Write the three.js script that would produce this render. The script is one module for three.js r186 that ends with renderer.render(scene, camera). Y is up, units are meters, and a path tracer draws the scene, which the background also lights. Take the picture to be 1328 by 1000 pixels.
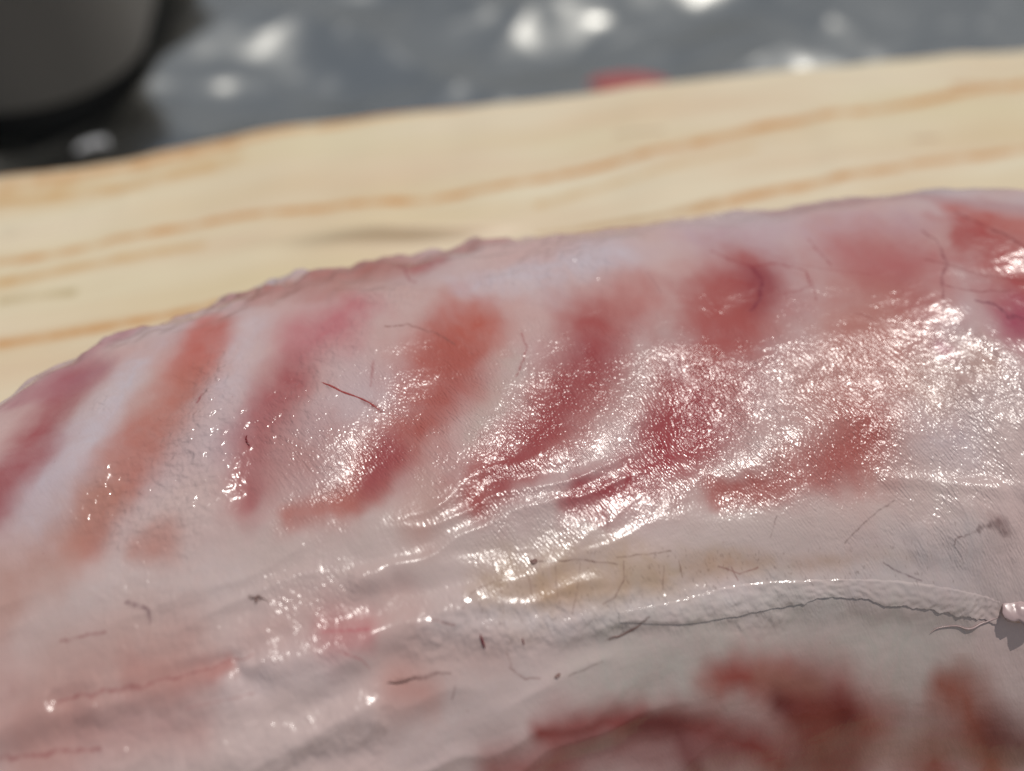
import * as THREE from 'three';
import { mergeGeometries } from 'three/addons/utils/BufferGeometryUtils.js';

// ---------------------------------------------------------------- camera, sky, sun
const scene = new THREE.Scene();
const camera = new THREE.PerspectiveCamera(42, 1024 / 771, 0.01, 60);
const PITCH = 48 * Math.PI / 180, AIM = new THREE.Vector3(0, 0.052, 0);
camera.position.set(0, AIM.y + 0.17 * Math.sin(PITCH), 0.17 * Math.cos(PITCH));
camera.lookAt(AIM);
camera.focus = 0.164;
camera.userData.fStop = 5.8;
scene.add(camera);

function makeSky() {
  const W = 64, H = 128, d = new Float32Array(W * H * 4);
  for (let j = 0; j < H; j++) {
    const e = (j + .5) / H * Math.PI - Math.PI / 2, k = Math.pow(Math.max(0, Math.sin(e)), .55);
    const c = e < 0 ? [.30, .29, .27] : [.80 - .34 * k, .815 - .28 * k, .83 - .16 * k];
    for (let i = 0; i < W; i++) d.set([c[0], c[1], c[2], 1], (j * W + i) * 4);
  }
  const t = new THREE.DataTexture(d, W, H, THREE.RGBAFormat, THREE.FloatType);
  t.mapping = THREE.EquirectangularReflectionMapping; t.magFilter = t.minFilter = THREE.LinearFilter; t.needsUpdate = true;
  return t;
}
scene.background = makeSky();
scene.environment = scene.background;
scene.backgroundIntensity = scene.environmentIntensity = 0.75;
const sun = new THREE.DirectionalLight(new THREE.Color().setRGB(1, .955, .895), 4.2);
{
  const el = 71 * Math.PI / 180, az = 44 * Math.PI / 180;
  sun.position.set(Math.sin(az) * Math.cos(el), Math.sin(el), -Math.cos(az) * Math.cos(el)).multiplyScalar(3);
}
sun.castShadow = true; sun.shadow.mapSize.set(2048, 2048);
Object.assign(sun.shadow.camera, { left: -.8, right: .8, top: .8, bottom: -.8, near: .5, far: 6 });
scene.add(sun, sun.target);

const renderer = new THREE.WebGLRenderer({ antialias: true });
renderer.toneMapping = THREE.LinearToneMapping;
renderer.toneMappingExposure = 0.62;
renderer.shadowMap.enabled = true;

// ---------------------------------------------------------------- helpers
// the meat's smooth base shape: u runs along the rack, w across it from the back foot over the top to the front foot (metres of arc, 0..WL)
const YAW = 0.245, CY = Math.cos(YAW), SY = Math.sin(YAW);
const lerp = (a, b, t) => a + (b - a) * t, clamp = (x, a = 0, b = 1) => Math.min(b, Math.max(a, x));
const smooth = (a, b, x) => { const t = clamp((x - a) / (b - a)); return t * t * (3 - 2 * t); };
function alongCurve(keys, x) { // smooth curve through [x, value] keys
  const n = keys.length; let i = 0; while (i < n - 2 && x > keys[i + 1][0]) i++;
  const p = (k) => keys[clamp(k, 0, n - 1)], a = p(i - 1), b = p(i), c = p(i + 1), d = p(i + 2), h = c[0] - b[0], t = clamp((x - b[0]) / h);
  const m0 = (c[1] - a[1]) / Math.max(1e-9, c[0] - a[0]) * h, m1 = (d[1] - b[1]) / Math.max(1e-9, d[0] - b[0]) * h, t2 = t * t, t3 = t2 * t;
  return (2 * t3 - 3 * t2 + 1) * b[1] + (t3 - 2 * t2 + t) * m0 + (3 * t2 - 2 * t3) * c[1] + (t3 - t2) * m1;
}
const PROFILE = [[-.015, .001], [-.042, .002], [-.052, .011], [-.053, .027], [-.047, .041], [-.036, .0495], [-.02, .053], [0, .0525], [.018, .0495], [.029, .0462], [.037, .0425], [.045, .037], [.0535, .028], [.06, .016], [.061, .006], [.055, .001], [.02, .001]];
const WL = 0.2;
const BACK = [[-.115, .3], [-.092, .55], [-.08, .74], [-.068, .85], [-.05, .94], [-.03, 1.04], [-.006, 1.06], [.026, 1.03], [.05, .99], [.07, .95], [.085, .9], [.1, .82], [.115, .66], [.13, .5]];  // how far back the rack reaches
const HIGH = [[-.115, .90], [-.08, .95], [-.03, 1], [.05, 1.0], [.085, 1.035], [.115, 1.09], [.13, 1.12]];
const FRONT = [[-.115, 1.25], [-.05, 1.12], [0, 1.03], [.05, 1.05], [.08, 1.16], [.115, 1.25]];
const DROP = [[-.115, -.3], [-.05, -.05], [0, .25], [.04, .6], [.08, .75], [.115, .8]]; // how much steeper the front falls
const prof = (() => { // arc-length table
  const pts = []; const n = PROFILE.length, g = (k) => PROFILE[clamp(k, 0, n - 1)];
  for (let i = 0; i < n - 1; i++) for (let j = 0; j < 40; j++) {
    const t = j / 40, [a, b, c, d] = [g(i - 1), g(i), g(i + 1), g(i + 2)];
    const f = (k) => .5 * (2 * b[k] + (c[k] - a[k]) * t + (2 * a[k] - 5 * b[k] + 4 * c[k] - d[k]) * t * t + (3 * b[k] - a[k] - 3 * c[k] + d[k]) * t * t * t);
    pts.push([f(0), f(1)]);
  }
  const L = [0]; for (let i = 1; i < pts.length; i++) L.push(L[i - 1] + Math.hypot(pts[i][0] - pts[i - 1][0], pts[i][1] - pts[i - 1][1]));
  const out = new Float64Array(1002 * 2); let k = 0;
  for (let i = 0; i <= 1000; i++) { const s = L[L.length - 1] * i / 1000; while (k < L.length - 2 && L[k + 1] < s) k++; const t = (s - L[k]) / (L[k + 1] - L[k]); out[2 * i] = lerp(pts[k][0], pts[k + 1][0], t); out[2 * i + 1] = lerp(pts[k][1], pts[k + 1][1], t); }
  return out;
})();
function surf(u, w) {
  const s = clamp(w / WL) * 1000, i = Math.min(999, Math.floor(s)), t = s - i;
  let v = lerp(prof[2 * i], prof[2 * i + 2], t), y = lerp(prof[2 * i + 1], prof[2 * i + 3], t);
  const uc = clamp(u, -.13, .13), end = Math.abs(u) > .13 ? Math.sqrt(Math.max(.0004, 1 - ((Math.abs(u) - .13) / .05) ** 2)) : 1;
  const drop = alongCurve(DROP, uc) * smooth(.032, .064, v) * .014;
  v *= v < 0 ? alongCurve(BACK, uc) : lerp(1, alongCurve(FRONT, uc), smooth(.02, .055, v));
  y *= alongCurve(HIGH, uc); y = Math.max(.001, y - drop * smooth(.002, .02, y));
  v *= lerp(.25, 1, end); y *= end;
  return [u * CY + v * SY, y, -u * SY + v * CY];
}

function rng(seed) { let s = seed >>> 0; return () => { s = (s + 0x6D2B79F5) >>> 0; let t = s; t = Math.imul(t ^ t >>> 15, t | 1); t ^= t + Math.imul(t ^ t >>> 7, t | 61); return ((t ^ t >>> 14) >>> 0) / 4294967296; }; }
const PERM = new Uint8Array(512), GX = new Float32Array(256), GY = new Float32Array(256);
{ const r = rng(77); const a = [...Array(256).keys()]; for (let i = 255; i > 0; i--) { const j = Math.floor(r() * (i + 1)); [a[i], a[j]] = [a[j], a[i]]; } for (let i = 0; i < 512; i++) PERM[i] = a[i & 255]; for (let i = 0; i < 256; i++) { const t = r() * 6.2832; GX[i] = Math.cos(t); GY[i] = Math.sin(t); } }
function noise(x, y) { // gradient noise, about -0.7..0.7
  const xi = Math.floor(x), yi = Math.floor(y), fx = x - xi, fy = y - yi, X = xi & 255, Y = yi & 255;
  const a = PERM[PERM[X] + Y], b = PERM[PERM[(X + 1) & 255] + Y], c = PERM[PERM[X] + ((Y + 1) & 255)], d = PERM[PERM[(X + 1) & 255] + ((Y + 1) & 255)];
  const u = fx * fx * fx * (fx * (fx * 6 - 15) + 10), v = fy * fy * fy * (fy * (fy * 6 - 15) + 10);
  const n0 = GX[a] * fx + GY[a] * fy, n1 = GX[b] * (fx - 1) + GY[b] * fy, n2 = GX[c] * fx + GY[c] * (fy - 1), n3 = GX[d] * (fx - 1) + GY[d] * (fy - 1);
  return (n0 + (n1 - n0) * u) * (1 - v) + (n2 + (n3 - n2) * u) * v;
}
const fbm = (x, y, o = 3) => { let s = 0, a = 1; for (let i = 0; i < o; i++) { s += a * noise(x, y); x = x * 2.03 + 17.1; y = y * 2.03 + 5.7; a *= .5; } return s; };
const s2l = (c) => c.map((v) => { v /= 255; return v <= .04045 ? v / 12.92 : ((v + .055) / 1.055) ** 2.4; });
const l2s = (v) => 255 * (v <= .0031308 ? 12.92 * v : 1.055 * v ** (1 / 2.4) - .055);

// a sheet of stuff measured in millimetres, painted in strokes that have width and softness
class Sheet {
  constructor(x0, y0, w, h, W) { Object.assign(this, { x0, y0, w, h, W, H: Math.round(W * h / w) }); this.k = W / w; this.rgb = null; }
  fill(f) { const { W, H, k } = this; this.rgb = new Float32Array(W * H * 3); for (let j = 0; j < H; j++) for (let i = 0; i < W; i++) { const c = f(this.x0 + (i + .5) / k, this.y0 + (j + .5) / k); const o = (j * W + i) * 3; this.rgb[o] = c[0]; this.rgb[o + 1] = c[1]; this.rgb[o + 2] = c[2]; } return this; }
  layer(f) { const { W, H, k } = this, a = new Float32Array(W * H); if (f) for (let j = 0; j < H; j++) for (let i = 0; i < W; i++) a[j * W + i] = f(this.x0 + (i + .5) / k, this.y0 + (j + .5) / k); return a; }
  // visits every texel near the stroke with its cover 0..1
  visit(pts, { soft = .9, warp = .25, wl = 4, scale = 1, seed = 0 }, f) {
    const { W, H, k, x0, y0 } = this; if (pts.length === 1) pts = [pts[0], pts[0]];
    let ax = 1e9, ay = 1e9, bx = -1e9, by = -1e9, big = 0;
    for (const [x, y, r] of pts) { const R = r * scale * 1.5 + .1; ax = Math.min(ax, x - R); bx = Math.max(bx, x + R); ay = Math.min(ay, y - R); by = Math.max(by, y + R); big = Math.max(big, r * scale); }
    const i0 = clamp(Math.floor((ax - x0) * k), 0, W), i1 = clamp(Math.ceil((bx - x0) * k), 0, W), j0 = clamp(Math.floor((ay - y0) * k), 0, H), j1 = clamp(Math.ceil((by - y0) * k), 0, H);
    for (let j = j0; j < j1; j++) for (let i = i0; i < i1; i++) {
      let x = x0 + (i + .5) / k, y = y0 + (j + .5) / k;
      const wx = warp * big * fbm(x / wl + seed * 3.1, y / wl + 9.2, 3), wy = warp * big * fbm(x / wl + 41.7, y / wl + seed * 1.7, 3); x += wx; y += wy;
      let best = 9;
      for (let s = 0; s < pts.length - 1; s++) {
        const [px, py, pr] = pts[s], [qx, qy, qr] = pts[s + 1], dx = qx - px, dy = qy - py, L = dx * dx + dy * dy, t = L ? clamp(((x - px) * dx + (y - py) * dy) / L) : 0;
        const d = Math.hypot(x - px - dx * t, y - py - dy * t) / ((pr + (qr - pr) * t) * scale); if (d < best) best = d;
      }
      const m = 1 - smooth(1 - soft * .75, 1 + soft * .45, best);
      if (m > .002) f(j * W + i, m, x, y);
    }
  }
  stroke(pts, col, a = 1, o = {}) { const c = s2l(col), g = this.rgb, br = o.breakup ?? 0, bl = o.bl ?? 2.2; this.visit(pts, o, (n, m, x, y) => { const q = clamp(m * a * (1 + br * fbm(x / bl + 3.3, y / bl + 8.8, 3))); n *= 3; g[n] += (c[0] - g[n]) * q; g[n + 1] += (c[1] - g[n + 1]) * q; g[n + 2] += (c[2] - g[n + 2]) * q; }); }
  raise(layer, pts, a, o = {}) { this.visit(pts, o, (n, m) => { layer[n] += a * m; }); }
  toward(layer, pts, v, a = 1, o = {}) { this.visit(pts, o, (n, m) => { layer[n] += (v - layer[n]) * m * a; }); }
  sample(layer, x, y) { const { W, H } = this; const fx = clamp((x - this.x0) * this.k - .5, 0, W - 1.001), fy = clamp((y - this.y0) * this.k - .5, 0, H - 1.001), i = Math.floor(fx), j = Math.floor(fy), s = fx - i, t = fy - j, n = j * W + i; return (layer[n] * (1 - s) + layer[n + 1] * s) * (1 - t) + (layer[n + W] * (1 - s) + layer[n + W + 1] * s) * t; }
  colorTexture(gain = 1) { const n = this.W * this.H, d = new Uint8Array(n * 4); for (let i = 0; i < n; i++) { for (let c = 0; c < 3; c++) d[4 * i + c] = clamp(l2s(this.rgb[3 * i + c] * gain), 0, 255); d[4 * i + 3] = 255; } return tex(d, this.W, this.H, THREE.UnsignedByteType, THREE.SRGBColorSpace); }
  grayTexture(layer, float) { const n = this.W * this.H, d = float ? new Float32Array(n * 4) : new Uint8Array(n * 4); for (let i = 0; i < n; i++) { const v = float ? layer[i] : clamp(layer[i]) * 255; d[4 * i] = d[4 * i + 1] = d[4 * i + 2] = v; d[4 * i + 3] = float ? 1 : 255; } return tex(d, this.W, this.H, float ? THREE.FloatType : THREE.UnsignedByteType, THREE.NoColorSpace); }
}
function tex(d, w, h, type, cs) { const t = new THREE.DataTexture(d, w, h, THREE.RGBAFormat, type); t.magFilter = t.minFilter = THREE.LinearFilter; t.colorSpace = cs; t.wrapS = t.wrapT = THREE.MirroredRepeatWrapping; t.needsUpdate = true; return t; }
function gridGeometry(nu, nw, point, uv) {
  const p = new Float32Array(nu * nw * 3), t = new Float32Array(nu * nw * 2), ix = [];
  for (let j = 0; j < nw; j++) for (let i = 0; i < nu; i++) { const n = j * nu + i; p.set(point(i, j), 3 * n); t.set(uv(i, j), 2 * n); if (i < nu - 1 && j < nw - 1) ix.push(n, n + nu, n + 1, n + 1, n + nu, n + nu + 1); }
  const g = new THREE.BufferGeometry(); g.setAttribute('position', new THREE.BufferAttribute(p, 3)); g.setAttribute('uv', new THREE.BufferAttribute(t, 2)); g.setIndex(new THREE.BufferAttribute(new Uint32Array(ix), 1)); g.computeVertexNormals(); return g;
}
function mesh(name, geometry, material, parent) { const m = new THREE.Mesh(geometry, material); m.name = name; m.castShadow = m.receiveShadow = true; parent.add(m); return m; }
function tag(o, label, category) { o.userData = { label, category }; return o; }

// ---------------------------------------------------------------- table: crumpled foil sheet
{
  const f = (x, z) => { // folds with sharp creases
    let h = 0; for (const [s, a, ox, r] of [[.12, .012, 3, .4], [.05, .0034, 11, 1.1], [.02, .0008, 29, -.5]]) { const c = Math.cos(r), q = Math.sin(r), X = (x * c - z * q) / s + ox, Y = (x * q + z * c) / s + ox * 2; h += a * (1 - 2.2 * Math.abs(noise(X, Y))) + a * .5 * noise(X * .6 + 7, Y * .6); }
    return h;
  };
  const nu = 420, nw = 420, X = (i) => lerp(-.75, .75, i / (nu - 1)), Z = (j) => lerp(-1.15, .22, j / (nw - 1));
  const rest = (x, z) => smooth(-.20, -.15, z + .15 * x) * smooth(.21, .17, Math.abs(x)); // it is drawn over what the board stands on
  const g = gridGeometry(nu, nw, (i, j) => { const k = rest(X(i), Z(j)); return [X(i), lerp(-.075 + f(X(i), Z(j)), -.0168 + .1 * Math.min(0, f(X(i), Z(j))), k), Z(j)]; }, (i, j) => [X(i), Z(j)]);
  const foil = mesh('table_cover', g, new THREE.MeshStandardMaterial({ name: 'foil', color: new THREE.Color().setRGB(.45, .45, .425), metalness: 1, roughness: .26 }), scene);
  foil.userData = { kind: 'structure', label: 'crumpled silvery foil covering the table behind the board, out of focus' };
}

// ---------------------------------------------------------------- wooden board
const board = new THREE.Group(); board.name = 'wooden_board'; scene.add(board);
tag(board, 'pale cream wooden board with orange grain lines under the meat', 'wooden board');
{
  const edge = [[-192.4, -121.7, 0.2], [-151.6, -132.5, 0.2], [-124, -140.3, 0.2], [-104.8, -147.9, 0.2], [-80.4, -156.6, 0.2], [-52.2, -163.5, 0.2], [-25.7, -168.7, 0.2], [-1, -172.8, 0.2], [29.3, -180.1, 0.3], [60.3, -185.8, 0.3], [94.7, -192.1, 0.3], [130, -198.5, 0.3], [176.3, -205.1, 0.3], [242, -214, 0.3]];
  const edgeKeys = edge.map(([x, z]) => [x, z]);
  const S = new Sheet(-230, -290, 460, 300, 2048);
  const base = s2l([229, 216, 188]), pink = s2l([222, 199, 168]), yel = s2l([216, 199, 152]);
  const q = (x, z) => z - alongCurve(edgeKeys, clamp(x, -300, 300)) ; // distance in from the far edge, so the grain follows its sweep
  S.fill((x, z) => {
    const g = q(x, z) + 2.5 * fbm(x / 60, z / 40, 2), a = fbm(x / 90 + 3, g / 14, 3), b = noise(x / 30, g / 1.1), c = noise(x / 14 + 9, g / .45), p = clamp(.5 + a * .9), y = clamp(.25 + fbm(x / 120 + 8, g / 25 + 4, 2));
    return [0, 1, 2].map((k) => lerp(lerp(base[k], pink[k], p), yel[k], y * .6) * (1 + .06 * b + .04 * c));
  });
  const bump = S.layer((x, z) => { const g = q(x, z); return .010 * noise(x / 26, g / .5) + .012 * noise(x / 40 + 5, g / 1.3) + .006 * noise(x / .8, z / .8); });
  const orange = [205, 150, 88], brown = [178, 128, 80], faint = [212, 178, 128];
  const G = { warp: .5, wl: 22, soft: 1.5, breakup: .9, bl: 9 };
  const lines = [
    [[[-149.4, -89.9, 1.9], [-138.1, -93, 1.7], [-126.5, -95.9, 1.7], [-109.8, -104, 1.7], [-79.5, -113.2, 1.7], [-51.6, -117.4, 1.8], [-23.2, -121.7, 1.8], [-5.4, -127.3, 1.6], [22.1, -136, 1.6], [55.7, -147.5, 2.1], [80.9, -157, 2.2], [119.8, -167.8, 2], [168.8, -182.9, 2], [194, -187.7, 2.1]], orange, .62],
    [[[-149.1, -125.4, 2.9], [-122.6, -135.2, 2.5], [-94.9, -145.4, 2.3], [-68.3, -156.6, 1.9], [-35.3, -165.2, 1.5], [-6, -171, 1]], orange, .55],
    [[[-163.7, -128.4, 1.4], [-150.9, -130.6, 1.1], [-123.7, -139.1, 0.9], [-95.6, -148.7, 0.9], [-68.7, -159.1, 0.7]], brown, .5],
    [[[-147.3, -119.9, 4.4], [-115.9, -127.3, 3.6], [-84.6, -140.7, 3.3]], faint, .5],
    [[[-138.2, -59.7, 1.9], [-127.6, -62.3, 1.9], [-109.7, -66.7, 1.8], [-91.5, -72, 1.8], [-72.9, -77.8, 1.6], [-53.6, -83.4, 1.2]], orange, .6],
    [[[51.6, -113.9, 1.7], [58.7, -117.4, 2.2], [86.9, -126.5, 2], [118.9, -136.7, 1.8], [155.7, -144.6, 2.3], [178.5, -147.9, 1.9]], orange, .55],
    [[[7.7, -106.7, 1.3], [40.4, -111.1, 1.7], [58.7, -117.4, 2]], [190, 150, 100], .5],
    [[[32.5, -153.6, 0.7], [47, -154.9, 0.5]], [150, 92, 60], .6], [[[123.6, -149.9, 0.7], [132.6, -150.7, 0.5]], [150, 92, 60], .5], [[[145.7, -180.6, 1.5], [161.3, -182, 1.3]], [196, 140, 92], .5],
    [[[8, -119.9, 2], [45, -134.8, 2.3], [74.1, -144.6, 1.9]], faint, .4], [[[-135.4, -85.2, 2.9], [-113.1, -93, 2.5], [-85.7, -101, 2.1]], faint, .5], [[[-132.9, -77.8, 1.8], [-116, -81.6, 1.8]], [190, 175, 135], .5], [[[115.2, -114.6, 1.1], [146.9, -118.9, 1.3]], [186, 158, 108], .6],
  ];
  lines.forEach(([p, c, a], i) => { S.stroke(p, c, Math.min(1, a * 1.35), { ...G, seed: i }); S.stroke(p, [196, 132, 70], a * .4, { ...G, scale: .4, seed: i + 4 }); });
  const lay = S.layer((x, z) => 2.6 * fbm(x / 62 + 2, z / 220, 2) + .5 * fbm(x / 20, z / 60 + 4, 2)); // the board is gently wavy, in mm
  { const [a] = [[-70.6, -99.7, 0.2]], [c] = [[3.5, -108.1, 0.2]], mx = (a[0] + c[0]) / 2, mz = (a[1] + c[1]) / 2, L = Math.hypot(c[0] - a[0], c[1] - a[1]) / 2, dx = (c[0] - a[0]) / 2 / L, dz = (c[1] - a[1]) / 2 / L; // one raised ripple across the grain's run
    for (let j = 0; j < S.H; j++) for (let i = 0; i < S.W; i++) { const x = S.x0 + (i + .5) / S.k - mx, z = S.y0 + (j + .5) / S.k - mz, p = (x * dx + z * dz) / (L * .72), q = (z * dx - x * dz + 1.5 * p * p) / 2.6, e = p * p + q * q; if (e < 12) lay[j * S.W + i] += 4.6 * Math.exp(-e); } }
  S.raise(lay, [[-138.6, -107, 3], [-112.3, -121.7, 3.6]], .9, { soft: 1.2, warp: .1 });
  S.raise(lay, [[101.1, -161.3, 7.3], [98.8, -129.1, 6.8]], .8, { soft: 1.2, warp: .1 });
  const T = 15, nu = 420, top = 300, R = 2.2; // mm
  const X = (i) => lerp(-290, 290, i / (nu - 1));
  const prof = []; // [fraction from far to near edge, inset mm, depth mm]
  prof.push([0, 6, T], [0, R, T]); for (let k = 0; k <= 8; k++) { const a = k / 8 * Math.PI / 2; prof.push([0, R - R * Math.cos(a - 0) , R - R * Math.sin(a)]); }
  prof[2] = [0, 0, R]; prof.splice(2, 0, [0, 0, T - R]);
  for (let k = 1; k < top; k++) prof.push([k / top, R, 0]);
  for (let k = 0; k <= 8; k++) { const a = k / 8 * Math.PI / 2; prof.push([1, R - R * Math.sin(a), R - R * Math.cos(a)]); }
  prof.push([1, 0, T - R], [1, R, T], [1, 6, T]);
  const at = (i, j) => { const x = X(i), z0 = alongCurve(edgeKeys, x), z1 = 120 - .18 * x, [f, inset, d] = prof[j]; const z = f <= 0 ? z0 + inset : f >= 1 ? z1 - inset : lerp(z0 + R, z1 - R, f); return [x, z, d]; };
  const g = gridGeometry(nu, prof.length, (i, j) => { const [x, z, d] = at(i, j); return [x / 1000, (d >= T - R - .1 ? -d : -d + S.sample(lay, x, z) * (1 - clamp(d / R) * .3)) / 1000 - .0012, z / 1000]; }, (i, j) => { const [x, z] = at(i, j); return [(x - S.x0) / S.w, (z - S.y0) / S.h]; });
  mesh('plank', g, new THREE.MeshPhysicalMaterial({ name: 'pale_wood', map: S.colorTexture(.86), bumpMap: S.grayTexture(bump, true), bumpScale: .001, roughness: .45, specularIntensity: .6 }), board);
}

// ---------------------------------------------------------------- meat
const rack = new THREE.Group(); rack.name = 'rib_rack'; scene.add(rack);
tag(rack, 'wet raw rack of ribs with red bands lying on the wooden board', 'raw meat');
const SH = new Sheet(-104, 46, 232, 128, 2048);
const LO = new Sheet(-104, 46, 232, 128, 1024);
const hgt = LO.layer(), grain = LO.layer(() => .12), wet = LO.layer(() => .3), streak = LO.layer(() => .2), blob = LO.layer(() => .1);
{
  const pale = s2l([220, 190, 184]), grey = s2l([226, 203, 197]), rose = s2l([222, 172, 168]), lilac = s2l([212, 196, 202]);
  SH.fill((u, w) => {
    const a = clamp(.5 + fbm(u / 30, w / 12, 3)), b = clamp(.45 + .9 * fbm(u / 45 + 7, w / 14 + 3, 3)), c = clamp(.2 + fbm(u / 22 + 20, w / 18, 2)), low = smooth(95, 125, w), n = fbm(u / 1.6, w / .7, 3), f = noise(u / 9, w / .35);
    return [0, 1, 2].map((k) => lerp(lerp(lerp(pale[k], grey[k], clamp(a * .4 + low * .6)), rose[k], b * .45 * (1 - low * .6)), lilac[k], c * .8 * (1 - low)) * (1 + .02 * n + .008 * f));
  });
}
const RED = { warp: .4, wl: 7, soft: 1.2, breakup: .3, bl: 4, scale: 1.3 };
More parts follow.
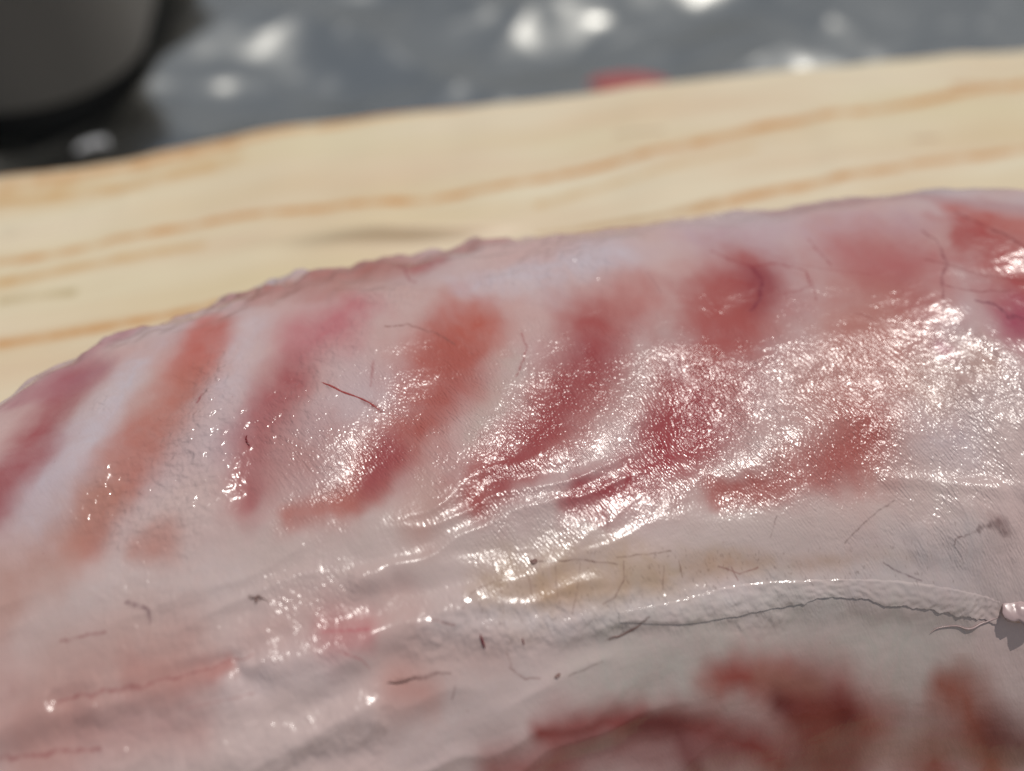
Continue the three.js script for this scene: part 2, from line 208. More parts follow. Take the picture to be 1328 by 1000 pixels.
// muscle between the ribs, seen through the membrane: [where, colour, strength, how far it sinks in mm]
const bands = [
  [[[-73, 75.2, 3.2], [-76.5, 85.5, 3.3], [-80.9, 94.6, 3.4], [-85.4, 100.3, 3.1]], [178, 88, 92], .85, -.9],
  [[[-69.6, 76.3, 2.7], [-76, 76.6, 2.4], [-82.4, 75.9, 2.1]], [190, 118, 128], .6, -.2],
  [[[-49.2, 74.6, 3.3], [-52.2, 81.3, 3.5]], [216, 112, 98], .9, -.5],
  [[[-54.3, 86.5, 3.6], [-60.2, 93.6, 4], [-65.2, 100.2, 3.4], [-70.1, 106.8, 2.6]], [206, 122, 104], .85, -1.0],
  [[[-68.9, 102.7, 3.6], [-75.9, 109.6, 4], [-83.7, 112.9, 3.4]], [204, 150, 134], .6, -.3],
  [[[-26.4, 82.3, 4.1], [-32, 82.7, 4.1], [-22.9, 79.7, 3.1]], [214, 118, 126], .75, -.4],
  [[[-36.7, 90.1, 3.4], [-42.4, 98, 3], [-45.6, 106.6, 1.9]], [184, 92, 94], .9, -.8],
  [[[-41.2, 103, 4.9], [-45.5, 107.7, 2.4]], [198, 130, 128], .6, -.2],
  [[[-35.1, 103.1, 5.4], [-29.9, 101.7, 3.7]], [206, 150, 142], .5, 0],
  [[[-3.7, 87.2, 4.9], [-8.5, 91.1, 5.3]], [206, 102, 84], .95, -.6],
  [[[-11.3, 93.9, 4.5], [-16.5, 101.2, 3.8], [-23.3, 105.9, 3.2], [-29, 109.8, 2.2]], [192, 96, 84], .9, -.9],
  [[[-23.1, 105.3, 2.7], [-26.2, 108.1, 2.2]], [172, 66, 74], .7, -.2],
  [[[-31.6, 110.9, 2.4], [-39.5, 111.2, 1.4]], [198, 116, 104], .7, -.2],
  [[[-17.3, 111.9, 2.7], [-20, 115.6, 2.6]], [206, 150, 136], .5, 0],
  [[[27.9, 86.4, 3.7], [20.7, 89.6, 3.6]], [208, 128, 120], .75, -.3],
  [[[17.1, 91.2, 4.6], [13.7, 98.2, 4.7], [5.4, 104.5, 4.3], [-2.6, 109, 3.5], [-11.5, 113.5, 2.7]], [186, 90, 86], .95, -.7],
  [[[14.8, 97.1, 3.7], [0.9, 106.1, 2.5], [-5.8, 111.2, 2.2]], [170, 68, 72], .6, -.2],
  [[[49.6, 86.2, 6.3], [42.6, 91.1, 5.6]], [188, 82, 78], .9, -.5],
  [[[50.8, 86.8, 2.6], [47.7, 91.3, 2]], [150, 48, 62], .7, -.2],
  [[[41.5, 93.3, 6.1], [36.9, 98.2, 6.2], [30.6, 105.1, 5.5], [25.2, 110.2, 4.3]], [188, 92, 86], .95, -.7],
  [[[29.2, 107.3, 4.6], [19.9, 113.3, 3.8], [10.9, 116.5, 2.5], [4.1, 117.5, 1.6]], [176, 66, 72], 1, -.5],
  [[[73.6, 88.3, 8.6], [76.6, 96, 6.2]], [206, 128, 120], .75, -.4],
  [[[73.3, 92.7, 4.8], [74.4, 97.1, 3.1]], [194, 104, 102], .6, -.2],
  [[[82.5, 88.6, 4.3], [70.6, 85.7, 3.8]], [202, 112, 112], .5, 0],
  [[[64.7, 100.9, 7.4], [56, 108.4, 6.9], [53.2, 116.2, 5.1]], [202, 128, 116], .9, -.5],
  [[[56, 115, 3.6], [45.2, 118.5, 3], [35.4, 119.2, 2.1], [27.3, 119.4, 1.5]], [190, 96, 88], .97, -.4],
  [[[50.9, 107.4, 4.5], [39.8, 112.7, 3.8]], [208, 156, 148], .4, 0],
  [[[95.2, 83.3, 3.6], [95.6, 92.1, 6.3], [99.9, 101.8, 8.3]], [190, 78, 74], .95, -.15],
  [[[95.6, 77.3, 2.4], [99.8, 82.5, 3], [106.5, 88.6, 3.5]], [206, 104, 92], .7, -.2],
  [[[90.3, 104.5, 3.6], [94.9, 108.9, 4.1]], [178, 52, 88], .8, -.3],
  [[[75.6, 106.6, 1.1], [75.4, 105.9, 0.8]], [196, 92, 130], .7, 0],
  [[[70.8, 111.3, 3.4], [79.9, 109.5, 3.2]], [206, 160, 140], .5, 0],
  [[[-58.7, 110.2, 2.3], [-62.2, 110.7, 1.6]], [204, 130, 112], .6, -.1],
  [[[-15.6, 69.1, 5.4], [-27.8, 71.3, 3.5], [-40.9, 68.5, 2.3]], [198, 124, 110], .65, 0], [[[-48.6, 62.8, 1.8], [-30.5, 67.7, 1.8], [-12.4, 67.7, 2.4], [6.9, 64.7, 1.9]], [190, 116, 104], .55, 0], [[[-61.8, 63.1, 1.8], [-72.9, 71.1, 1.6], [-80.2, 74.3, 1.3]], [196, 132, 138], .6, 0], [[[63.5, 68.2, 1.6], [90.7, 70.7, 1.6], [106.7, 80.5, 1.5]], [200, 150, 150], .5, 0],
  [[[-9.3, 71.4, 2.1], [-5.3, 70.5, 1.5]], [186, 86, 84], .6, 0],
  // lower down
  [[[-35.9, 125.6, 2], [-30.9, 125.9, 1.6]], [216, 130, 134], .8, 0],
  [[[-27.4, 132.4, 2.7], [-24.9, 133.7, 1.8]], [214, 140, 126], .6, 0],
  [[[-63.7, 125.4, 1.8], [-58.4, 125.9, 1.3], [-50.7, 126.2, 0.7]], [200, 120, 112], .7, 0],
  [[[-61.2, 123.2, 5.6], [-76.5, 124.2, 4.4]], [206, 172, 160], .5, 0],
  [[[-81, 128.5, 2.8], [-70.7, 129.3, 2.6], [-56, 130.7, 1.7]], [206, 150, 144], .4, 0], [[[-71.2, 124.4, 4.4], [-57.1, 124.7, 4]], [208, 150, 140], .4, 0], [[[-83.8, 121.4, 3.3], [-76.8, 128.2, 4.3]], [206, 150, 140], .45, 0], [[[-22.4, 131, 3.4], [-13.2, 131.9, 2.3]], [214, 170, 160], .4, 0], [[[-47, 124.2, 2.3], [-36.6, 123.6, 3], [-25.1, 124, 2.8]], [214, 168, 160], .4, 0],
  [[[-8.5, 141.2, 1.2], [-1.3, 141.9, 1.6], [7.3, 143.1, 1.8], [14.7, 144.7, 1.9], [22.3, 147.7, 2.5], [30.2, 151.6, 3]], [160, 58, 50], .95, -.8],
  [[[5.9, 143.4, 0.9], [13.4, 145.1, 1.1], [26, 178.8, 1.4]], [110, 26, 24], .8, -.3], [[[-4.4, 145.3, 2.6], [6.7, 146.6, 3.1], [18.1, 149.7, 3.7]], [160, 96, 92], .7, 0], [[[-16.3, 143.6, 1.6], [-6.9, 145.2, 2.3]], [176, 96, 88], .8, 0],
  [[[20.7, 140.1, 1.7], [25.3, 140.2, 2.2], [29.6, 142, 2.4], [34.6, 143.9, 3], [40.5, 146.1, 3.3], [45.2, 149.2, 3.6]], [176, 76, 62], .95, -.9],
  [[[30.7, 143.7, 1.5], [35.8, 145.3, 2], [41.8, 147.2, 2]], [112, 28, 24], .85, -.4], [[[27.8, 140.7, 1], [37.4, 142.9, 1]], [186, 130, 112], .5, 0],
  [[[37, 149.8, 3], [50.1, 174.9, 4.7], [56.8, 173.2, 5.5], [57.6, 155.6, 5.2]], [168, 84, 68], .92, -.6], [[[34.3, 152.2, 2.5], [42.6, 154, 3.1]], [130, 54, 50], .7, 0],
  [[[58.4, 145.3, 1.5], [62.8, 146.3, 2.3], [77.2, 177.2, 2.8], [82.3, 174.9, 3.4]], [176, 92, 70], .9, -.6], [[[67.4, 150.9, 2.1], [73.9, 153.1, 2.6]], [120, 48, 40], .8, -.3],
  [[[17.5, 139.9, 1], [20.6, 140.8, 1]], [196, 130, 118], .5, 0],
];
// pale tissue: yellowed fascia, white ridges, bluish film
const white = [232, 222, 220], cream = [212, 190, 160], film = [222, 210, 218];
const tissue = [
  [[[-9.9, 124.9, 4], [3.2, 125.7, 4.3], [17.8, 127.1, 3.1], [32.5, 129.5, 1.2]], [206, 174, 146], .75], [[[-4.6, 127.1, 2.3], [13.7, 128.2, 1.9]], [204, 166, 134], .6], [[[20.2, 127.7, 1.7], [40.3, 129.7, 1.2], [55.7, 131, 1]], [200, 158, 130], .6],
  [[[-21.4, 127.6, 1.6], [-9.9, 128.8, 1.7], [1.9, 130, 1.9], [12.9, 130.5, 1.9], [25.3, 131.9, 2.2], [41.7, 133.7, 2.5]], [234, 218, 216], .7], [[[-43.9, 113.2, 7], [-23.4, 117, 7.1], [4.9, 120.8, 5.3]], [212, 190, 182], .5], [[[21.7, 123.5, 6.1], [46.8, 126.4, 6.2], [66.5, 127.1, 5]], [216, 194, 186], .55],
  [[[-71.5, 114.5, 8], [-53.7, 117.1, 6.9]], [218, 200, 196], .6], [[[-37.7, 128.2, 3.4], [-45.3, 127.2, 2.7], [-56.6, 128.4, 2.6], [-70.5, 128.3, 2.8]], [228, 206, 204], .6], [[[11.4, 79.5, 4.9], [-3.1, 79, 2.6], [27.7, 76.3, 4.4]], film, .6], [[[45.2, 72.2, 5.2], [65.9, 77.8, 5.4], [85.2, 79.3, 4.5]], [214, 184, 190], .7],
  [[[-61.5, 78.4, 3.2], [-67.7, 86.7, 4.6], [-75.9, 101.2, 6]], film, .6], [[[-42.6, 78.7, 4.7], [-47.3, 88.6, 3.9]], film, .4], [[[0.6, 94.7, 4.8], [-7.7, 104.6, 3.3]], [212, 196, 184], .5], [[[30.2, 94.2, 4.1], [17.6, 104.1, 2.6]], [212, 192, 186], .5], [[[80.1, 100, 3.3], [69, 118, 5.2]], [218, 198, 200], .6],
  [[[30, 139.4, 7.3], [4.7, 137.5, 8.2], [56.2, 141.2, 7.5]], [206, 198, 188], .65], [[[-16.1, 133.8, 6.9], [-26.3, 136.6, 6.7]], [220, 204, 200], .5], [[[-19.6, 63.4, 3.1], [-33.5, 64.6, 2.1], [-45.4, 66.9, 2], [-60.3, 63.2, 1.8]], [222, 186, 170], .6], [[[64.6, 131.6, 5], [45, 131.6, 2.5]], [214, 200, 198], .6],
];
tissue.forEach(([p, c, a], i) => SH.stroke(p, c, a, { warp: .6, wl: 9, soft: 1.5, breakup: .5, seed: i + 60 }));
bands.forEach(([p, c, a, d], i) => { const low = p[0][1] > 128, o = low ? { ...RED, warp: .35, wl: 9, soft: 1.7, scale: 1.42, breakup: .1 } : RED, k = c.map((v, n) => low ? v * .95 : v * .97); SH.stroke(p, k, a * (low ? 1 : .84), { ...o, seed: i }); SH.stroke(p, k, a * .35, { ...o, scale: o.scale * 1.45, seed: i + 3 }); if (d && !low) LO.raise(hgt, p, d * .8, { ...o, warp: .12, scale: 1.4, soft: 1.6, seed: i }); });
// veins, as thin wandering lines: [where (px radius), colour, strength]
const dark = [112, 52, 58], violet = [128, 74, 92], red = [158, 44, 52];
const veins = [
  [[[-25, 96.3, 0.4], [-23.2, 97.6, 0.5], [-22.1, 98.4, 0.4]], [120, 30, 36], .7],
  [[[62.3, 130.2, 0.1], [65.1, 129.7, 0.2], [68.2, 129.2, 0.2], [71.5, 129.3, 0.6]], [104, 84, 84], .7], [[[70.2, 128.8, 0.8], [71.7, 129.6, 0.9]], [128, 98, 96], .6],
  [[[51.2, 84.2, 0.4], [51.1, 87.2, 0.4], [48.9, 90.7, 0.4], [46.5, 92.3, 0.3]], [132, 34, 52], .7], [[[45.4, 78.1, 0.2], [47.8, 81, 0.2], [51, 83.7, 0.3], [56, 84.2, 0.2], [59.9, 87, 0.2], [59.1, 90.3, 0.2]], red, .6], [[[59.8, 89.1, 0.2], [58.7, 93.2, 0.2]], red, .4],
  [[[64.7, 79.9, 0.2], [64.9, 84.3, 0.2], [65.3, 86.3, 0.2]], red, .5], [[[85.5, 82.6, 0.2], [86.4, 86, 0.2], [85.2, 91.2, 0.3], [82.1, 94.9, 0.3], [78.7, 101.1, 0.2]], [140, 60, 70], .6], [[[94.5, 79.1, 0.3], [97.6, 86.3, 0.3], [100.9, 92, 0.3]], [140, 40, 44], .7], [[[82, 89.5, 0.2], [88.3, 94.2, 0.2], [97, 98.4, 0.2]], [150, 56, 58], .5], [[[82, 95.7, 0.2], [86.1, 97.8, 0.2], [93.8, 99.7, 0.2]], [150, 60, 66], .5], [[[85.3, 99.5, 0.2], [88.4, 101.1, 0.3], [89.6, 103.6, 0.3], [91.9, 104.7, 0.4]], [124, 44, 66], .7],
  [[[4.3, 90.1, 0.2], [4.5, 92.4, 0.2], [3, 94.8, 0.2], [0.9, 96.8, 0.2]], red, .55], [[[-18.6, 84.8, 0.2], [-14.6, 85.2, 0.2], [-10.8, 86.8, 0.2], [-7.4, 89.5, 0.2]], [140, 84, 76], .6], [[[-22, 90.6, 0.2], [-23.1, 94.4, 0.2]], red, .4], [[[-13.5, 70, 0.3], [-9.6, 69, 0.3], [-6.8, 71.8, 0.3]], red, .5], [[[-12.7, 69.3, 0.3], [-12, 74.9, 0.2], [-11, 76, 0.2]], red, .5],
  [[[-50.9, 89, 0.2], [-51.8, 90.5, 0.2]], red, .6], [[[-44.6, 98.3, 0.2], [-44.3, 99.8, 0.2]], [140, 30, 40], .7], [[[23, 62, 0.2], [19.7, 68.2, 0.2]], [140, 40, 44], .5], [[[31.2, 82.2, 0.1], [31.8, 86.8, 0.1]], violet, .4], [[[56.7, 84.4, 0.1], [71.1, 89.9, 0.1]], red, .35], [[[53.9, 90.9, 0.2], [58.4, 90.5, 0.2]], red, .4], [[[64, 97, 0.2], [67.4, 98.9, 0.2]], [150, 60, 60], .4],
  // fascia lines
  [[[-4.5, 122.9, 0.1], [3.7, 124.2, 0.1], [8.3, 125.4, 0.1]], [104, 70, 58], .6], [[[8.5, 124.7, 0.1], [17.2, 125.2, 0.1]], [112, 84, 70], .5], [[[-10.1, 124.7, 0.1], [-10.6, 127.8, 0.1]], [120, 72, 58], .55], [[[-5.6, 124.3, 0.1], [-5.8, 126.5, 0.1]], [120, 72, 58], .4], [[[-16.4, 126.4, 0.1], [-14.8, 124.9, 0.1], [-11, 124.3, 0.1], [-8.5, 124.2, 0.1]], [120, 78, 66], .5], [[[9.3, 125.3, 0.1], [8.5, 127.2, 0.1], [6.6, 128.9, 0.1], [4.6, 129.2, 0.1]], [112, 74, 62], .55], [[[15.4, 126.7, 0.1], [14.4, 129.2, 0.1]], [112, 74, 62], .5], [[[2.7, 124.3, 0.1], [1.4, 126.8, 0.1], [-0.4, 129.5, 0.1]], [112, 74, 62], .4], [[[7.9, 121.3, 0.1], [9.7, 118.6, 0.1]], [116, 84, 74], .4], [[[-1.2, 124.1, 0.1], [-2, 127.5, 0.1]], [112, 74, 62], .35], [[[18, 126.5, 0.1], [18, 128.3, 0.1]], [112, 74, 62], .5],
  [[[24.5, 128.1, 0.1], [27.4, 129.4, 0.1], [30.7, 129.1, 0.1]], [130, 60, 56], .6], [[[26.4, 128.4, 0.1], [26.9, 129.9, 0.1]], [130, 60, 56], .6], [[[51.1, 131.1, 0.1], [53.3, 132.3, 0.1], [56.9, 133.5, 0.1]], [92, 70, 80], .6], [[[33.8, 125.9, 0.1], [35.7, 123.8, 0.1]], [110, 86, 84], .4], [[[45.4, 128.3, 0.1], [51, 126.1, 0.1], [55.9, 124.7, 0.1]], [116, 92, 88], .5],
  [[[4.6, 133.3, 0.1], [8.5, 132.6, 0.2], [11.1, 131.7, 0.1]], [92, 70, 62], .65], [[[-2.8, 135.9, 0.1], [2.8, 135.3, 0.1]], [110, 90, 80], .4], [[[-28.9, 131.7, 0.2], [-22.7, 132.2, 0.2], [-19.9, 132.5, 0.1]], [92, 60, 54], .6], [[[-20.5, 135, 0.1], [-19.7, 133.9, 0.1]], [100, 46, 44], .6], [[[-11.3, 133.5, 0.1], [-9.3, 135.1, 0.1], [-7, 135.3, 0.1]], [124, 70, 62], .5], [[[-11.4, 131.8, 0.1], [-11, 133.3, 0.1]], [124, 70, 62], .45],
  // seams on the left
  [[[-76.6, 125.2, 0.1], [-69.1, 125.5, 0.2], [-64.3, 125.8, 0.3], [-61.6, 125.9, 0.2], [-53.9, 125.9, 0.1], [-47.2, 125.6, 0.1]], [160, 84, 84], .6], [[[-74, 119.5, 0.2], [-70.8, 119.6, 0.2], [-67.5, 119.8, 0.2]], [150, 84, 84], .65], [[[-83.1, 128.7, 0.2], [-74.9, 129.6, 0.2], [-69.7, 130.3, 0.2]], [160, 84, 84], .55], [[[-64.4, 117.2, 0.3], [-61.2, 118.5, 0.3], [-61.3, 119.8, 0.2]], [120, 92, 98], .65], [[[-46.7, 119.7, 0.2], [-45.1, 120.4, 0.2]], [104, 80, 70], .6], [[[-21.8, 126.6, 0.2], [-18, 127.9, 0.2]], [120, 62, 60], .55], [[[-35.3, 127.5, 0.1], [-32.2, 128.9, 0.1], [-31.4, 130, 0.1]], [190, 96, 102], .6], [[[-37, 125.2, 0.2], [-30.4, 126.2, 0.2]], [206, 92, 104], .5], [[[-57.3, 129, 0.1], [-48, 129.3, 0.1]], [176, 120, 120], .4],
];
veins.forEach(([p, c, a], i) => SH.stroke(p, c.map((v, n) => lerp(v, [180, 130, 120][n], .2)), a * .8, { warp: p[0][2] > .3 ? .7 : 1.6, wl: 2.4, soft: 1.3, breakup: 1.1, bl: 1.1, scale: 1.1, seed: i + 9 }));
{ // stray dark specks on the fascia and blood dots
  const r = rng(5); const fascia = [[-16.4, 126.4, 3.5], [-4.2, 125.8, 4], [7.9, 126.7, 4], [20.1, 127.9, 2.6], [32.6, 129.2, 1.9], [51.6, 131.6, 2.7], [66, 131.4, 3.7]];
  for (let k = 0; k < 240; k++) { const i = Math.floor(r() * (fascia.length - 1)), t = r(), [a, b] = [fascia[i], fascia[i + 1]], R = lerp(a[2], b[2], t) * .9, x = lerp(a[0], b[0], t) + (r() - .5) * 2 * R, y = lerp(a[1], b[1], t) + (r() - .5) * 2 * R; SH.stroke([[x, y, .08 + .1 * r()], [x + (r() - .5) * .5, y + (r() - .5) * .9, .06]], [104, 74, 62], (.25 + .35 * r()) * .55, { warp: 0, soft: 1 }); }
  for (let k = 0; k < 160; k++) { const x = -90 + 200 * r(), y = 62 + 90 * r(); SH.stroke([[x, y, .07 + .09 * r()]], [150, 84, 78], (.2 + .3 * r()) * .6, { warp: 0, soft: 1 }); }
}
// relief in mm: rolls, seams, folds
const rolls = [
  [[[-47.4, 126.6, 1.3], [-31.7, 127.1, 1.8], [-21.6, 128.1, 2.1], [-10.1, 129.3, 2.1], [1.8, 130.3, 2.1], [14.1, 131, 2.1], [31.6, 132.4, 2.2], [44.4, 133.6, 2.2], [63.3, 136.4, 2.2]], 1.1], [[[-84, 126.9, 1.7], [-76.7, 126.2, 1.7], [-63.9, 126.4, 1.8], [-51, 127.7, 1.3]], 1.0], [[[-34, 122, 3.9], [-43.1, 121.7, 3], [-29.2, 121.7, 2.1]], 1.0], [[[-10.4, 122.5, 1.6], [-22.1, 121.2, 1.6], [-31.3, 120.5, 1.2]], .7], [[[-33.1, 127.9, 3.4], [-41.9, 126.7, 3.1], [-47.4, 126.6, 2]], 1.0], [[[-51.1, 128, 2.7], [-61.8, 127.1, 2.4], [-70.4, 127, 2.2]], 1.2], [[[-76.6, 125.5, 2.8], [-83, 126.1, 2.8]], .6],
  [[[12.5, 76.6, 3.2], [32.1, 73.5, 2.7], [2.8, 78.8, 2]], .8], [[[-14.3, 77.7, 1.7], [-25.5, 76.1, 2]], .7], [[[-45.3, 77.5, 3], [-59.2, 72.8, 2.2]], .6], [[[-32.7, 134.9, 2], [-43.6, 134.1, 2], [-59.8, 133.8, 2.4]], 1.2], [[[65.8, 128.7, 3.7], [72.3, 128.7, 3], [58.9, 129.6, 2.2]], 1.1], [[[55.7, 121.9, 1], [67.8, 124.5, 1], [78.6, 127, 1]], .5], [[[37.8, 116.9, 5], [49.9, 114.5, 5.1]], .5], [[[-49.7, 86.4, 3.9], [-52.8, 95.6, 3.3]], .6], [[[-36, 108.5, 4.1], [-32.1, 100.1, 4.3]], .6],
  [[[-32.5, 62, 1.5], [-31.3, 62, 1.2]], 1.6], [[[-45.6, 62.6, 1.5], [-36.5, 67, 1.2]], .9], [[[91.7, 120, 13], [87, 126.4, 14]], 2.2],
  [[[-75, 125.1, 0.9], [-64.3, 125.8, 0.9], [-47.2, 125.6, 0.7]], -.7], [[[-21.2, 126.9, 0.8], [-5.1, 128.9, 0.8], [13.2, 129.7, 0.7]], -.2], [[[-16.9, 76.4, 0.7], [-3.7, 81.2, 0.7], [9.4, 85.3, 0.7]], -.2], [[[68.2, 137.1, 2.5]], -.3], [[[63.8, 130.2, 1.5], [69.8, 129.7, 1.7], [73.2, 129.7, 1.3]], .4],
];
rolls.forEach(([p, a], i) => LO.raise(hgt, p, a * .6, { soft: 1.3, warp: .4, wl: 6, seed: i + 30 }));
// fine surface character: where it is grainy, streaked, beaded with water or smooth
const char = [
  [grain, [[76.6, 119.3, 11.6]], .8], [streak, [[74.9, 122, 11.5]], 1], [grain, [[-14.5, 101, 11.4], [16.3, 103.9, 15.5], [41.9, 108.3, 16.9], [65.2, 117.3, 18]], .9], [grain, [[-34.9, 101.9, 8.7], [-33.3, 106.8, 7.3]], .9], [grain, [[-8.1, 118.6, 7.2], [1.1, 117.2, 6.1]], .8], [grain, [[-32.8, 121.8, 3.5], [-41.8, 121, 3.4]], .8], [grain, [[-36.4, 127.7, 3.4], [-47.6, 127.2, 3.3]], .6], [grain, [[-12.4, 129.2, 1.8], [1.8, 130.3, 1.9], [18.8, 132, 2.4], [44.4, 133.6, 2.9]], .7],
  [streak, [[-15.4, 104.4, 5.7], [-22.9, 104.2, 5]], 1], [streak, [[-32.9, 104.6, 6.1], [-39.5, 107.8, 4.8]], .8], [streak, [[62.5, 109.6, 7.9], [41.4, 109.4, 6.5]], .8], [streak, [[26.2, 112.7, 7.6], [8, 111.9, 6.2]], .6], [streak, [[71.5, 118.4, 11.6]], .7],
  [blob, [[-48.4, 86.8, 5.2], [-53.1, 99.3, 7.4], [-57.2, 106.3, 7.2]], 1], [blob, [[-27.2, 86.7, 6.7], [-39.4, 98.6, 5]], .9], [blob, [[-14.6, 78.9, 2.8], [-20, 77.6, 2.8]], 1], [blob, [[19.3, 74.5, 8.9], [3.7, 75.9, 5.8]], .9], [blob, [[-67.7, 85, 2.1]], .8], [blob, [[-60.7, 118.4, 8], [-52.4, 123.2, 6.7]], .4], [blob, [[-65.3, 102.4, 6]], .8], [blob, [[-21.8, 128.7, 3.4], [-5.4, 129.9, 2.3], [12.9, 130.7, 2.4], [31.4, 133.2, 3.6]], .8], [blob, [[-72.5, 127, 5.4], [-52.4, 134.5, 5.4], [-32.8, 135.2, 4.5]], .45], [blob, [[41.6, 103.2, 3.2], [48.8, 97.6, 2.7]], .6],
  [grain, [[30.2, 138.5, 8.5], [56.1, 142.1, 10], [4.3, 139.2, 8.2]], .06], [grain, [[-3.9, 125, 4.7], [14.2, 126.6, 3.6]], .15], [grain, [[-63.9, 92.5, 5], [-75.9, 101.2, 7.2]], .1], [streak, [[30.2, 138.5, 11], [56.1, 142.1, 11.3], [4.3, 139.2, 9.4], [-14.7, 120.4, 7.1]], .05],
];
for (const [l, p, v] of char) LO.toward(l, p, v, 1, { soft: 1.4, warp: .5, wl: 8 });
const bump = SH.layer((u, w) => { // mm
  const g = LO.sample(grain, u, w), s = LO.sample(streak, u, w), b = LO.sample(blob, u, w);
  const a = u * .86 - w * .5, c = u * .5 + w * .86; // across / along the short wrinkles
  const gg = g * (.55 + .9 * clamp(.5 + 1.4 * noise(u / 3.1 + 50, w / 2.3)));
  let h = gg * (.120 * noise(a / .27 + .5 * noise(a / 2, c / 2), c / .95) + .062 * noise(u / .30, w / .26));
  h += s * .12 * Math.max(0, .75 - 2.6 * Math.abs(noise(a / 1.15 + .3 * noise(a / 3, c / 3), c / 9))) * clamp(.25 + 1.8 * noise(u / 6 + 30, w / 6));
  const q = noise(u / 1.9 + .7 * noise(u / 1.3, w / 1.3 + 4), w / 1.4), q2 = noise(u / .8 + 11, w / .62); h += b * (.30 * smooth(-.45, .6, q) + .11 * q2 + .035 * noise(u / .4, w / .32));
  h += .006 * noise(u / 5, w / .40) + (.006 + .02 * g) * noise(u / .32 + 3, w / .3) + .012 * fbm(u / 3.5 + 2, w / 1.6, 2);
  return h;
});
const rough = SH.layer((u, w) => clamp(.22 + .08 * fbm(u / 4 + 2, w / 3, 3) - .10 * LO.sample(blob, u, w) + .04 * LO.sample(grain, u, w),   .13, .6));
const meatMaterial = new THREE.MeshPhysicalMaterial({ name: 'wet_meat', map: SH.colorTexture(.69), bumpMap: SH.grayTexture(bump, true), bumpScale: .001, roughness: 1, roughnessMap: SH.grayTexture(rough), ior: 1.42, clearcoat: .06, clearcoatRoughness: .4 });
const uvOf = (u, w) => [(u * 1000 - SH.x0) / SH.w, (w * 1000 - SH.y0) / SH.h];
// finished surface: base shape moved along its normal by the relief
function relief(u, w) { const U = u * 1000, W = w * 1000; let h = LO.sample(hgt, U, W); h += 1.1 * noise(U / 19, W / 13) + .22 * noise(U / 8, W / 5 + 3) + .05 * fbm(U / 5 + 9, W / 3, 2) + .75 * smooth(104, 116, W) * smooth(30, 0, U) * (1 - 2.4 * Math.abs(noise(U / 34 + .03 * W, W / 6.5 + .12 * U / 6.5 + .4 * noise(U / 12, W / 6)))) +  .025 * noise(U / 6, W / .9) + smooth(76, 64, W) * (.35 + .65 * smooth(30, 0, U)) * (2.0 * fbm(U / 9 + 4, W / 7, 2) + .5 * noise(U / 2.6, W / 2)); return h / 1000; }
function skin(u, w, lift = 0) {
  const e = 4e-4, p = surf(u, w), a = surf(u + e, w), b = surf(u, w + e), c = surf(u - e, w), d = surf(u, w - e);
  const x = [a[0] - c[0], a[1] - c[1], a[2] - c[2]], y = [b[0] - d[0], b[1] - d[1], b[2] - d[2]];
  let n = [y[1] * x[2] - y[2] * x[1], y[2] * x[0] - y[0] * x[2], y[0] * x[1] - y[1] * x[0]]; const L = Math.hypot(...n) || 1;
  const h = (relief(u, w) * smooth(.03, .05, w) * (1 - smooth(.165, .18, w)) + lift) / L; return [p[0] + n[0] * h, p[1] + n[1] * h, p[2] + n[2] * h];
}
{
  const us = [], ws = []; for (let i = 0; i < 30; i++) us.push(lerp(-.1795, -.106, i / 30)); for (let i = 0; i <= 760; i++) us.push(lerp(-.106, .13, i / 760)); for (let i = 1; i <= 24; i++) us.push(lerp(.13, .1795, i / 24));
  for (let i = 0; i < 30; i++) ws.push(lerp(.0005, .05, i / 30)); for (let i = 0; i <= 430; i++) ws.push(lerp(.05, .172, i / 430)); for (let i = 1; i <= 24; i++) ws.push(lerp(.172, WL, i / 24));
  mesh('rib_meat', gridGeometry(us.length, ws.length, (i, j) => skin(us[i], ws[j]), (i, j) => uvOf(us[i], ws[j])), meatMaterial, rack);
}
// ---------------------------------------------------------------- loose tissue, clots and strands on the meat
const bareMaterial = (name, rgb, o = {}) => new THREE.MeshPhysicalMaterial({ name, color: new THREE.Color().setRGB(...s2l(rgb).map((v) => v * .7)), roughness: .28, ior: 1.42, ...o });
const mm = (p) => p.map(([u, w, r]) => [u / 1000, w / 1000, r / 1000]);
function pathOn(pts, n) { // even samples of a stroke: [u, w, radius]
  const keys = (k) => pts.map((p, i) => [i, p[k]]), out = []; for (let i = 0; i < n; i++) { const s = i / (n - 1) * (pts.length - 1); out.push([alongCurve(keys(0), s), alongCurve(keys(1), s), alongCurve(keys(2), s)]); } return out;
}
function strand(name, pts, material, seed, lift = .6, wander = .12) { // thread lying on the skin, its thickness uneven
  const p = pathOn(mm(pts), 36), n = 7, r = rng(seed), o = r() * 50;
  const c = p.map(([u, w, R], i) => skin(u + wander * R * 6 * noise(i / 9 + o, 1.3), w + wander * R * 6 * noise(i / 9 + o, 7.7), R * lift));
  const g = gridGeometry(p.length, n + 1, (i, j) => {
    const a = c[Math.max(0, i - 1)], b = c[Math.min(p.length - 1, i + 1)], d = new THREE.Vector3(b[0] - a[0], b[1] - a[1], b[2] - a[2]).normalize(), s = new THREE.Vector3(0, 1, 0).cross(d).normalize(), t = d.clone().cross(s);
    const e = Math.min(1, 5 * Math.min(i, p.length - 1 - i) / p.length + .03), R = .42 * p[i][2] * Math.sqrt(e) * (1 + .5 * noise(i / 3 + o, j * .9)), q = j / n * Math.PI * 2;
    return [0, 1, 2].map((k) => c[i][k] + (s.getComponent(k) * Math.cos(q) + t.getComponent(k) * Math.sin(q)) * R);
  }, (i, j) => [i / 36, j / n]);
  return mesh(name, g, material, rack);
}
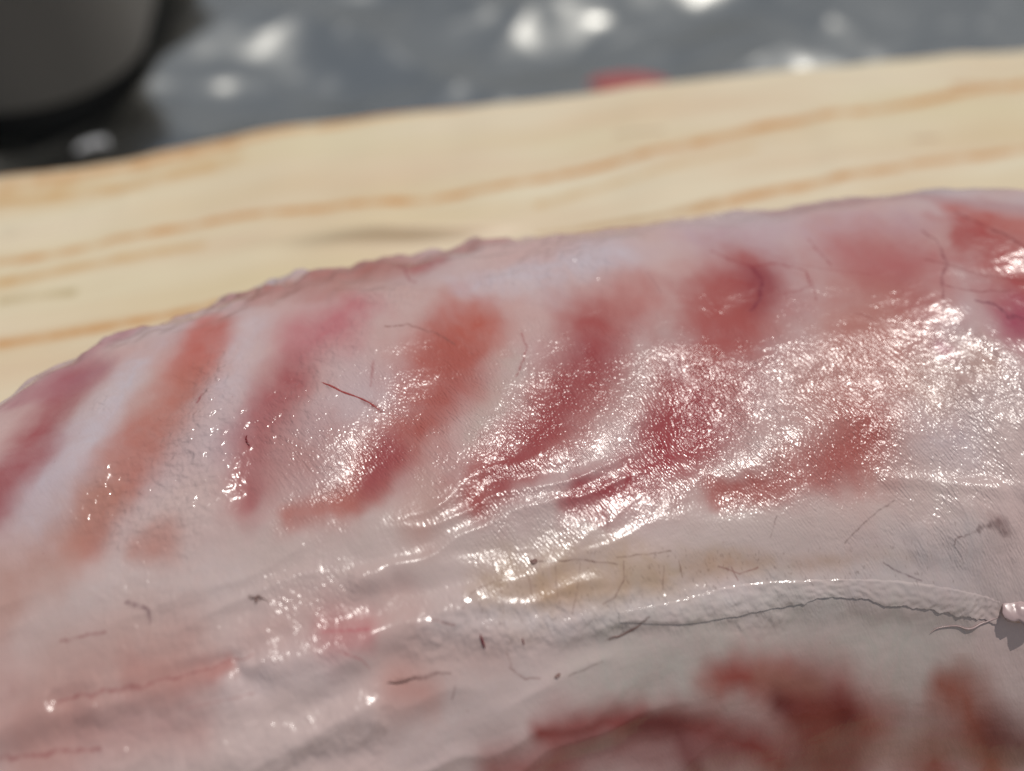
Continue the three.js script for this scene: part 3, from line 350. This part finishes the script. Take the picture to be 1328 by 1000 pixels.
function lump(name, pts, long, high, turn, material, seed, parent = rack, sink = .3) { // uneven clot or bead half sunk in the skin
  const [[u, w, R]] = mm(pts), c = skin(u, w, R * high * (1 - 2 * sink)), r = rng(seed), o = r() * 90;
  const g = gridGeometry(33, 20, (i, j) => {
    const a = i / 32 * Math.PI * 2, e = j / 19 * Math.PI, x = Math.cos(a) * Math.sin(e), z = Math.sin(a) * Math.sin(e), y = Math.cos(e), k = R * (1 + .5 * noise(x * 1.6 + o, z * 1.6 + y) + .18 * noise(x * 5 + o, z * 5 + y * 4));
    const X = x * k * long, Z = z * k, q = turn - YAW * 0; return [c[0] + X * Math.cos(q) + Z * Math.sin(q), c[1] + y * k * high, c[2] - X * Math.sin(q) + Z * Math.cos(q)];
  }, (i, j) => [i / 32, j / 19]);
  return mesh(name, g, material, parent);
}
{
  // thin membrane whose lower edge curls free of the skin in small scallops
  const A = mm([[6.7, 130.4, 0.1], [16.7, 130.5, 0.1], [25.7, 130.3, 0.1], [37.2, 131.2, 0.1], [47.4, 132.3, 0.1], [57.5, 133.8, 0.1], [65.4, 135.3, 0.1], [69.1, 136.3, 0.1]]), B2 = mm([[6.4, 131.5, 0.1], [16, 133.1, 0.1], [24.8, 133.6, 0.1], [35.2, 133.6, 0.1], [43.1, 133.6, 0.1], [50.6, 135.3, 0.1], [57.5, 136.5, 0.1], [63.1, 137.4, 0.1], [68.4, 138.5, 0.1]]);
  const nu = 320, nf = 40, a = pathOn(A, nu), b = pathOn(B2, nu);
  const at = (i, f, under) => {
    const x = i / (nu - 1), sc = (.55 * noise(x * 22, 2.2) + .25 * noise(x * 60, 5) + .1 * noise(x * 130, 9)) / 1000 * smooth(.5, 1, f) * smooth(.1, .4, x), u = lerp(a[i][0], b[i][0], f), w = lerp(a[i][1], b[i][1], f) + sc;
    const free = smooth(.0, .2, x), l = .12 * smooth(0, .1, f) + free * (.05 * f ** 2.2 + .03 * f * (.5 + noise(x * 30, f * 2)) + .14 * noise(x * 50, f * 4)); const thick = .06 * smooth(0, .35, f) * Math.sqrt(Math.max(0, 1 - f ** 8));
    return [u, w, (l - (under ? thick : 0) - .02) / 1000];
  };
  const rows = []; for (let k = 0; k <= nf; k++) rows.push([k / nf, 0]); for (let k = nf; k >= nf * .3; k--) rows.push([k / nf, 1]);
  const g = gridGeometry(nu, rows.length, (i, j) => skin(...at(i, ...rows[j])), (i, j) => { const [u, w] = at(i, ...rows[j]); return uvOf(u, w); });
  mesh('membrane_edge', g, new THREE.MeshPhysicalMaterial({ name: 'membrane', map: meatMaterial.map, bumpMap: meatMaterial.bumpMap, bumpScale: .0008, roughness: .14, ior: 1.45 }), rack).userData.label = 'thin whitish membrane edge with a wavy free rim';
  const blood = bareMaterial('blood', [128, 26, 36]), dried = bareMaterial('dried_blood', [136, 98, 90], { roughness: .45 }), fat = bareMaterial('fat', [204, 176, 174]), gristle = bareMaterial('gristle', [196, 176, 164]), deep = bareMaterial('deep_red', [176, 60, 76]);
  const bead = lump('fat_bead', [[72.7, 137.1, 3.1]], 1.2, .4, .2, fat, 4, rack, .75); bead.userData.label = 'pale bead of fat at the right end of the membrane';
  lump('blood_spot', [[72, 137.5, 1]], 1.2, .4, .5, deep, 8, rack, -.3);
  strand('blood_strand', [[-32.2, 91.1, 0.3], [-30.2, 92.7, 0.5], [-28.9, 93.6, 0.6], [-27.1, 94.9, 0.5], [-24.6, 96.6, 0.4], [-23.2, 97.6, 0.6], [-22.2, 98.3, 0.4]], bareMaterial('strand_red', [176, 74, 70]), 3, -.25).userData.label = 'dark red strand between two rib bands';
  strand('blood_fleck', [[-14.7, 129.3, 0.2], [-14.5, 130.2, 0.4], [-14.4, 131, 0.2]], blood, 5, .5, .05);
  strand('blood_fleck_001', [[-8.6, 130.8, 0.2], [-8.6, 131.6, 0.2]], blood, 6, .5, .05);
  strand('blood_fleck_002', [[-44.3, 98.1, 0.2], [-44.5, 99, 0.3], [-44.1, 99.8, 0.2]], blood, 9, .4, .1);
  strand('brown_fleck', [[-29.4, 131.7, 0.2], [-28.2, 131.9, 0.3], [-26.9, 132, 0.3], [-25, 132, 0.1]], dried, 7, .4, .1);
  lump('dark_speck', [[-4.3, 123, 0.4]], 1.4, .35, .6, dried, 11);
  lump('dark_speck_001', [[-4.4, 135.5, 0.3]], 1.8, .35, .9, dried, 12);
  strand('loose_fibre', [[57.2, 139, 0.2], [58.8, 138.5, 0.2], [61.4, 138.4, 0.2], [63.5, 138.7, 0.3], [65.9, 138.3, 0.3], [68.8, 137.9, 0.3]], fat, 15, .6, .12);
  strand('vein', [[4, 133.2, 0.1], [5.9, 133.1, 0.2], [8.3, 132.6, 0.2], [10, 132.1, 0.1], [11.6, 131.6, 0.1]], dried, 18, .2, .4);
  strand('vein_001', [[-46.7, 119.8, 0.2], [-45.8, 120.3, 0.3], [-45.1, 120.1, 0.2], [-44.1, 121.1, 0.1]], dried, 19, .4, .5);
}
// ---------------------------------------------------------------- things on the table behind
function knoll(pts, y0, wide, high, deep, crumple, seed, nu = 60, nv = 34) {
  const [[x, z, r]] = mm(pts), o = seed * 13.7;
  return gridGeometry(nu, nv, (i, j) => {
    const a = i / (nu - 1) * Math.PI * 2, e = j / (nv - 1) * Math.PI, X = Math.cos(a) * Math.sin(e), Z = Math.sin(a) * Math.sin(e), Y = Math.cos(e), k = r * (1 + crumple * (noise(X * 2 + o, Z * 2 + Y * 2) + .6 * (.4 - Math.abs(noise(X * 4 + Y * 3 + o, Z * 4 - Y * 2)))));
    return [x + X * k * wide, y0 + Math.max(-.2, Y) * k * high, z + Z * k * deep];
  }, (i, j) => [i / nu, j / nv]);
}
tag(mesh('meat_scrap', knoll([[52.2, -289.6, 19.5]], -.070, 1, .32, .5, .25, 3), bareMaterial('red_meat', [188, 92, 90], { roughness: .6, clearcoat: 0 }), scene), 'small red lump of meat showing over the far edge of the board', 'meat scrap');
tag(mesh('paper_scrap', knoll([[-164.5, -245.4, 14.3]], -.072, 1.35, .3, .6, .5, 6), new THREE.MeshStandardMaterial({ name: 'white_paper', color: new THREE.Color().setRGB(.42, .42, .43), roughness: .8 }), scene), 'crumpled white scrap beside the dark box behind the board', 'scrap');
{
  const box = new THREE.Group(); box.name = 'dark_box'; tag(box, 'dark grey brown box above a black block standing in for shade at the back left', 'box'); scene.add(box);
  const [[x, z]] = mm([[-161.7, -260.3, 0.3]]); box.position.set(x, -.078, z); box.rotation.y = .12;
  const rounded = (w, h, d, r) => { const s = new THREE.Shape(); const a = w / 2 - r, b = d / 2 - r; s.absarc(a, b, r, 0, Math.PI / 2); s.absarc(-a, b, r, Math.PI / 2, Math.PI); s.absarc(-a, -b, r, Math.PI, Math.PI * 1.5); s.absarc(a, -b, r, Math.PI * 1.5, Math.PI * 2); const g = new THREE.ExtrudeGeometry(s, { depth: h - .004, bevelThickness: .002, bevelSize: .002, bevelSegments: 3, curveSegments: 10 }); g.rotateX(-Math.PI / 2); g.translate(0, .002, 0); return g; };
  const base = rounded(.30, .022, .20, .045); base.translate(-.155, 0, -.10); mesh('base', base, new THREE.MeshStandardMaterial({ name: 'under_box_shade', color: new THREE.Color().setRGB(.008, .008, .008), roughness: .9 }), box);  // black block painted as the shadow gap beneath the box
  const body = rounded(.31, .055, .21, .05); body.translate(-.155, .0225, -.10); mesh('body', body, new THREE.MeshStandardMaterial({ name: 'dark_plastic', color: new THREE.Color().setRGB(.12, .108, .095), roughness: .6 }), box);
}

renderer.render(scene, camera);
